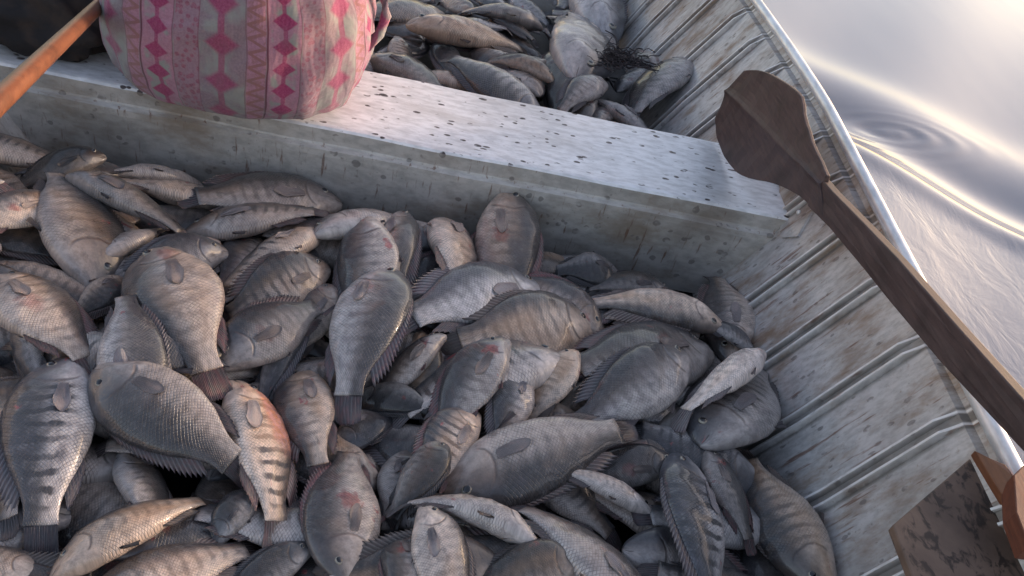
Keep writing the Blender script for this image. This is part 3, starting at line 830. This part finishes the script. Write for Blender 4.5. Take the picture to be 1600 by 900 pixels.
# layer hidden under the rest
fill = []
rf = np.random.default_rng(21)
for gy in np.arange(-1.05, -.06, .115):
    for gx in np.arange(-1.0, .62, .17):
        fill.append((gx+rf.uniform(-.05, .05), gy+rf.uniform(-.03, .03), rf.uniform(0, 2*math.pi)))
nearfill = len(fill)
for gy in np.arange(.37, 1.45, .13):
    for gx in np.arange(-.85, .55, .19):
        fill.append((gx+rf.uniform(-.05, .05), gy+rf.uniform(-.03, .03), rf.uniform(0, 2*math.pi)))
GB = 'fish buried at the bottom of the heap'
for i, (x, y, a) in enumerate(fill):
    Lh = rf.uniform(.24, .29)/2; hx = np.array([math.cos(a), math.sin(a)])*Lh
    h_, t_ = np.array([x, y])+hx, np.array([x, y])-hx
    lim = .57 if y < .5 else .50
    if max(h_[0], t_[0]) > lim or min(h_[0], t_[0]) < -.97: continue
    if y < 0 and max(h_[1], t_[1]) > -.03: continue
    if y > 0 and min(h_[1], t_[1]) < BW+.03: continue
    fish(F, None, None, ('dark tilapia mostly buried under the others at the bottom of the near heap' if i < nearfill else 'dark tilapia mostly buried under the others beyond the bench'),
         group=(GB if i < nearfill else 'fish buried beyond the bench'), dors=rf.choice([-1, 1]), tone=rf.uniform(.7, .95), warm=rf.uniform(0, .6), bars=rf.uniform(.1, .6),
         blood=rf.uniform(0, .5), pale=rf.uniform(.1, .5), world=(h_, t_), simple=True, roll=rf.uniform(-.2, .2))
for i in range(140):
    x = rf.uniform(-.95, .50); y = rf.uniform(-1.0, -.13) if i < 104 else rf.uniform(.42, 1.2); a = rf.uniform(0, 2*math.pi); Lh = rf.uniform(.24, .30)/2
    hx = np.array([math.cos(a), math.sin(a)*.7])*Lh; h_, t_ = np.array([x, y])+hx, np.array([x, y])-hx
    if max(h_[0], t_[0]) > .54 or (i < 104 and max(h_[1], t_[1]) > -.04) or (i >= 104 and min(h_[1], t_[1]) < BW+.04): continue
    fish(F, None, None, ('dark tilapia mostly buried under the others at the bottom of the near heap' if i < 104 else 'dark tilapia mostly buried under the others beyond the bench'),
         group=(GB if i < 104 else 'fish buried beyond the bench'), dors=rf.choice([-1, 1]), tone=rf.uniform(.75, 1.05), warm=rf.uniform(0, .8), bars=rf.uniform(.1, .9),
         blood=rf.uniform(0, .8), pale=rf.uniform(.2, .7), world=(h_, t_), simple=True, roll=rf.uniform(-.3, .3), dep=1.1)
# the deepest holes left get one more fish each
for k in range(30):
    g_ = F.Z.copy(); ker = 7
    for ax_ in (0, 1):
        g_ = sum(np.roll(g_, q_, ax_) for q_ in range(-ker, ker+1))/(2*ker+1)
    okm = (F.Y < -.13) & (F.Y > -.98) & (F.X < .50) & (F.X > -.85)
    g_ = np.where(okm, g_, 9.); i_, j_ = np.unravel_index(np.argmin(g_), g_.shape)
    x, y = F.X[i_, j_], F.Y[i_, j_]; a = rf.uniform(-.5, .5)+(math.pi if rf.random() < .5 else 0); hx = np.array([math.cos(a), math.sin(a)])*.135
    h_, t_ = np.array([min(x, .42), y])+hx, np.array([min(x, .42), y])-hx
    fish(F, None, None, 'dark tilapia mostly buried under the others at the bottom of the near heap', group=GB, dors=rf.choice([-1, 1]), tone=rf.uniform(.8, 1.05), warm=rf.uniform(0, .8),
         bars=rf.uniform(.3, .9), blood=rf.uniform(0, .6), pale=rf.uniform(.2, .7), world=(h_, t_), simple=True, roll=rf.uniform(-.3, .3), dep=1.15)
#FISHLIST
G1 = 'tilapia heaped in the near half of the boat'; G2 = 'fish lying beyond the bench'
LIST = [
 # (snout px, tail tip px, back side, label, options)  bottom ones first
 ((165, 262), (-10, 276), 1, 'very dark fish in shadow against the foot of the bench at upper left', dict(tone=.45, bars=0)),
 ((628, 325), (450, 335), 1, 'brown grey fish head resting against the bench front, pale headed fish over it', dict(warm=.6, tone=.9)),
 ((960, 405), (840, 345), 1, 'dark grey fish under the bench front right of the red headed fish', dict(tone=.75, warm=0, pale=.3)),
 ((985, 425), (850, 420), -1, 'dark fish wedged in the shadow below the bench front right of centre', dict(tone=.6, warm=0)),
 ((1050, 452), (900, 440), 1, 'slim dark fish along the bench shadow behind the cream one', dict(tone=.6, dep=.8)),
 ((635, 318), (628, 490), -1, 'narrow greyish pink fish standing left of the pale fish at the bench front', dict(dep=.55, pale=.5, blood=.5)),
 ((200, 425), (90, 500), -1, 'pinkish brown fish with ragged fins left of the big orange patched fish', dict(warm=.7, blood=.4)),
 ((35, 570), (-110, 600), 1, 'dark reddish fish cut by the left edge halfway down', dict(tone=.7, warm=.8, blood=.8)),
 ((100, 610), (-90, 625), 1, 'warm brown fish at the left edge above the strongly barred one', dict(warm=1., tone=1.15)),
 ((40, 480), (70, 625), 1, 'blue grey fish with a pointed tail fin showing below the left red streaked fish', dict(warm=0, dep=.6)),
 ((0, 640), (5, 850), 1, 'pale ribbed fish sliver along the left edge beside the barred fish', dict(bars=.9, pale=.5)),
 ((520, 455), (420, 560), 1, 'greyish brown fish between the mottled pair and the pale spotted one', dict(warm=.5)),
 ((520, 700), (640, 610), 1, 'dull grey fish under the fish with the red gill hole', dict(warm=.1, tone=.9)),
 ((330, 840), (430, 745), -1, 'dark blue fish sunk between the pale bottom fish and the pink orange one', dict(tone=.75, warm=.1)),
 ((640, 690), (600, 850), -1, 'grey fish edge right of the fish with the red gill hole', dict(tone=.9)),
 ((70, 890), (-150, 870), 1, 'pale fish head in the bottom left corner', dict(pale=.8, warm=.4, tone=1.1)),
 ((108, 318), (-95, 385), 1, 'large pale fish at the upper left edge with an orange blotch on its head', dict(warm=.65, pale=.65, blood=.95, tone=1.2, bow=.0)),
 ((150, 425), (85, 250), 1, 'small headed fish looking down, pale jaw, right of the orange blotched fish', dict(warm=.35, tone=.95, pale=.4, lift=-.01, dep=1.1)),
 ((312, 248), (120, 278), 1, 'dark fish with a white streaked belly lying close to the bench at left', dict(pale=.75, roll=-.6, tone=.95, dep=.7)),
 ((532, 292), (262, 318), 1, 'grey purple fish with a brown pectoral fin against the bench front', dict(warm=.35, pale=.55, blood=.5, tone=.85)),
 ((285, 335), (525, 345), -1, 'brownish barred fish below the one with the brown pectoral fin', dict(warm=.5, bars=.6, blood=.5, bow=.0)),
 ((108, 282), (312, 362), -1, 'slim dark fish with an orange tail tip near the upper left', dict(tone=.72, warm=.2, dep=.68, tiptint=1, blood=.4, roll=.3, lift=.012)),
 ((352, 388), (150, 455), 1, 'grey fish with its eye above the big orange patched fish', dict(warm=.1, pale=.6, tone=1.05)),
 ((500, 352), (320, 455), 1, 'upper fish of the mottled brown pair left of the pale spotted one', dict(warm=.75, bars=1., pale=.5, blood=.5, tone=1.05)),
 ((512, 410), (325, 500), 1, 'lower fish of the mottled brown pair with a pale pectoral fin', dict(warm=.6, bars=.8, pale=.55, blood=.5)),
 ((492, 380), (655, 298), -1, 'greenish grey fish head with a dark eye near the bench front', dict(warm=.2, pale=.5, bars=.1, tone=1.1)),
 ((700, 306), (716, 500), -1, 'pale upright fish with a brown patch beside the bench front', dict(warm=.7, pale=.8, tone=1.3, blood=.6, dep=.82, bars=.1)),
 ((790, 320), (805, 500), -1, 'red headed upright fish at the bench front right of the pale one', dict(warm=.6, blood=1.2, pale=.55, bars=.35, tone=1.05, dep=.92)),
 ((572, 358), (566, 545), 1, 'dark sided fish with a pale cream spot above the steel grey centre fish', dict(warm=.35, blood=.3, pale=.5, dep=.9, tone=1.0)),
 ((480, 490), (395, 640), -1, 'narrow grey fish strip right of the triangular head', dict(dep=.6, warm=.05, tone=1.1)),
 ((338, 560), (520, 455), -1, 'dark purple triangular fish head with pink gill left of centre', dict(warm=.2, blood=.7, pale=.6, tone=.85)),
 ((945, 512), (770, 425), 1, 'rounded fish with crimson patches on cheek and snout in the middle', dict(blood=1.5, warm=.45, tone=1.05, pale=.5)),
 ((856, 428), (600, 530), 1, 'long pale blue grey fish with no bars lying across the upper middle', dict(warm=.05, pale=.6, bars=0, tone=1.25, blood=.3)),
 ((932, 492), (670, 555), 1, 'cream bellied arched fish just above the strongly barred greenish one', dict(warm=.8, pale=.85, tone=1.15, bars=.35, bow=.04)),
 ((690, 540), (565, 640), 1, 'bloody crimson stained fish right of the steel grey centre fish', dict(blood=1.8, warm=.3, dep=.7)),
 ((1135, 500), (890, 462), -1, 'slim cream fish tapering left below the bench shadow at right', dict(warm=.8, pale=.95, tone=1.3, bars=0, dep=.62, roll=-.3)),
 ((1150, 545), (1118, 400), -1, 'rounded olive grey fish standing by the boat side at the right', dict(warm=.55, tone=1.15, pale=.55, dep=1.0, blood=.5)),
 ((1190, 530), (1085, 505), 1, 'small grey ball of a snout poking out above the white headed fish', dict(dep=.8, tone=1.2, warm=.1)),
 ((1120, 522), (850, 590), 1, 'dark purple barred fish with a bloody fin right of centre', dict(bars=.95, warm=.15, tone=.82, blood=.8)),
 ((895, 560), (805, 655), 1, 'cream striped fish flank between the greenish barred and dark grey fish', dict(warm=.8, pale=.9, tone=1.2)),
 ((884, 575), (590, 655), 1, 'greenish fish with strong dark bars and clear eye in the middle', dict(bars=1.25, warm=.25, tone=1.05, pale=.45, bow=-.05, nofin=0)),
 ((805, 575), (772, 720), 1, 'fan shaped grey fish with fine vertical lines just right of centre', dict(warm=.2, pale=.4, tone=1.15, bars=.2, dep=.9)),
 ((785, 550), (680, 690), 1, 'grey fish with a magenta wound on its belly near the middle', dict(blood=1.3, warm=.15, tone=.95, pale=.4)),
 ((550, 600), (700, 655), 1, 'dark fish with a white rimmed gill and spiny fin near the middle', dict(tone=.62, warm=0, pale=.4, dep=.85)),
 ((1072, 555), (868, 672), 1, 'smooth dark grey fish left of the white headed one', dict(warm=.1, bars=.1, tone=.95, pale=.45, dep=.95, blood=.2)),
 ((1030, 668), (1145, 640), 1, 'dark little fish with a pale rimmed mouth under the round barred one', dict(tone=.5, dep=.8, pale=.3)),
 ((1092, 698), (1200, 530), -1, 'round dark barred fish touching the boat side', dict(bars=1., warm=.15, tone=.85, dep=1.15, lift=.005)),
 ((1194, 545), (1050, 640), 1, 'white bellied fish with an open eye, brightest one at the right', dict(pale=1.6, warm=.35, tone=1.75, bars=0, dep=.62, roll=-.25, blood=.2, lift=.012)),
 ((1052, 722), (860, 725), 1, 'dark teal fish with a reddish head between the white spotted and upright barred ones', dict(tone=.75, warm=.1, blood=.9, dep=.8)),
 ((475, 555), (506, 770), 1, 'pale brown upright fish with a dark red head left of centre', dict(warm=.75, blood=.8, pale=.7, tone=1.1, dep=.85)),
 ((205, 655), (190, 440), 1, 'flat grey fish flank between two big fish left of centre', dict(warm=.05, tone=1.1, bars=.15, dep=.8)),
 ((-15, 415), (165, 585), -1, 'big fish with a reddish back streak at the left edge', dict(warm=.55, blood=.8, pale=.75, tone=1.1)),
 ((246, 372), (348, 618), 1, 'big bulging fish with an orange patch and fanned back spines at left', dict(warm=.6, blood=1.0, pale=.7, tone=1.05, bars=.1, dep=.96, lift=.008)),
 ((608, 420), (540, 650), 1, 'big steel grey fish with a rusty patch in the centre', dict(warm=.1, blood=.7, pale=.5, tone=1.15, bars=.05, dep=.97, lift=.006, flipd=1)),
 ((108, 560), (55, 860), 1, 'very large fish with strong dark bars at the left edge', dict(bars=1.5, warm=.05, tone=1.1, pale=.4, dep=.95)),
 ((366, 585), (440, 868), -1, 'pink and orange backed fish with white barred flank left of centre', dict(bars=1.1, warm=.75, pale=.8, tone=1.4, blood=.6, streak=1., dep=.78)),
 ((152, 588), (402, 745), 1, 'big dark grey fish with a tan cheek and row of spines below', dict(warm=.25, tone=.85, bars=.1, blood=.5, pale=.35, dep=1.05, lift=.01)),
 ((745, 640), (655, 790), 1, 'pale diagonally barred fish with a raw red wound near its tail', dict(bars=1.1, warm=.7, pale=.8, tone=1.3, blood=.9)),
 ((692, 748), (1010, 672), -1, 'large smooth brown grey fish with a tiny white spot on its flank', dict(warm=.4, bars=0, tone=.92, pale=.55, dep=.98, blood=.4, flipd=1)),
 ((690, 690), (595, 812), -1, 'dark finned fish behind the red wounded one', dict(tone=.7)),
 ((80, 888), (352, 748), 1, 'brown yellowish fish with a wrinkled pale belly at lower left', dict(warm=.95, pale=.75, tone=1.0, dep=.9, bars=.2, flipd=1)),
 ((108, 985), (432, 828), 1, 'pale brown fish with a dark tail at the bottom edge, second from left', dict(warm=.65, pale=.7, tone=1.15, dep=.9, flipd=1)),
 ((545, 905), (555, 668), -1, 'large fish looking down with a red gill hole at lower centre', dict(warm=.45, blood=1.3, pale=.6, tone=1.0, dep=1.05, bars=.05)),
 ((488, 858), (300, 960), 1, 'dark grey fish back at the bottom edge left of the downward looking one', dict(tone=.8, warm=.1, dep=.8)),
 ((625, 800), (618, 985), 1, 'dark fish with a blood spot at its head at the bottom centre', dict(tone=.85, blood=1.1, dep=.85)),
 ((905, 885), (690, 925), 1, 'brown dark fish peeping out at the bottom right of centre', dict(tone=.75, warm=.6)),
 ((663, 790), (748, 1010), -1, 'pale upright fish with a dark back fin at the bottom edge', dict(warm=.5, pale=1.0, tone=1.35, bars=0, dep=.85)),
 ((840, 850), (600, 768), 1, 'slim arched fish with a dark streak curving over its neighbours', dict(warm=.3, pale=.75, dep=.55, roll=-.3, bow=-.09, tone=1.1, lift=.01)),
 ((1105, 698), (1195, 860), -1, 'purple pink fish squeezed between upright barred and olive fish', dict(blood=1.2, tone=.85, dep=.8)),
 ((1030, 788), (840, 738), 1, 'slim whitish fish with its mouth agape in the lower right middle', dict(pale=1.3, warm=.3, tone=1.45, dep=.48, bars=0, roll=-.2)),
 ((1035, 995), (785, 752), 1, 'very large plain grey fish with a long brown pectoral fin at the bottom', dict(warm=.3, bars=0, tone=1.1, pale=.45, dep=.88, blood=.4, lift=.004)),
 ((1068, 698), (1140, 1010), 1, 'upright fish with regular dark rings across its back at lower right', dict(bars=1.4, warm=.0, tone=1.15, pale=.45, dep=.82, roll=.35)),
 ((1300, 925), (1160, 675), 1, 'olive brown fish looking down against the ribbed side at lower right', dict(warm=.8, bars=.7, tone=.95, pale=.55, dep=.95, flipd=1)),
]
FAR = [
 ((700, 10), (520, 25), 1, 'dark fish beside the seated person at the top edge', dict(tone=.7)),
 ((850, 30), (700, 0), 1, 'dark grey fish at the top edge left of the big pale snout', dict(tone=.75)),
 ((575, 78), (722, 155), -1, 'dark blue grey fish just right of the pink cloth', dict(tone=.8, warm=0)),
 ((862, 175), (682, 80), -1, 'broad blue grey barred fish against the far side of the bench', dict(tone=1., warm=.0, bars=.6, pale=.5)),
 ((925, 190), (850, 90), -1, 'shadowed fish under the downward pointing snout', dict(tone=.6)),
 ((638, 44), (850, 58), -1, 'slim tan fish lying level beyond the bench', dict(warm=.95, pale=.9, tone=1.15, dep=.6, bars=0, lift=.015)),
 ((870, 118), (745, 78), 1, 'small brownish fish between the tan one and the big pale snout', dict(warm=.8, tone=1.0, dep=.7)),
 ((1020, 205), (905, 140), 1, 'round grey fish belly at the far right corner of the bench', dict(tone=.9, warm=.1, dep=1.1)),
 ((1068, 110), (985, 165), 1, 'round grey fish touching the ribbed side beyond the bench', dict(tone=.95, warm=.2, dep=1.2)),
 ((950, 122), (870, 165), 1, 'little pale fish head below the tangled net scrap', dict(tone=1.1, pale=.8, dep=.8)),
 ((900, 122), (903, 0), 1, 'big grey fish pointing its snout down towards the bench', dict(tone=1.15, warm=.2, pale=.5, dep=.95, lift=.0)),
 ((948, 52), (936, -60), 1, 'whitish fish lying over the big downward pointing one at the top', dict(tone=1.3, pale=.8, warm=.1, dep=.75, bars=0, lift=.0)),
]
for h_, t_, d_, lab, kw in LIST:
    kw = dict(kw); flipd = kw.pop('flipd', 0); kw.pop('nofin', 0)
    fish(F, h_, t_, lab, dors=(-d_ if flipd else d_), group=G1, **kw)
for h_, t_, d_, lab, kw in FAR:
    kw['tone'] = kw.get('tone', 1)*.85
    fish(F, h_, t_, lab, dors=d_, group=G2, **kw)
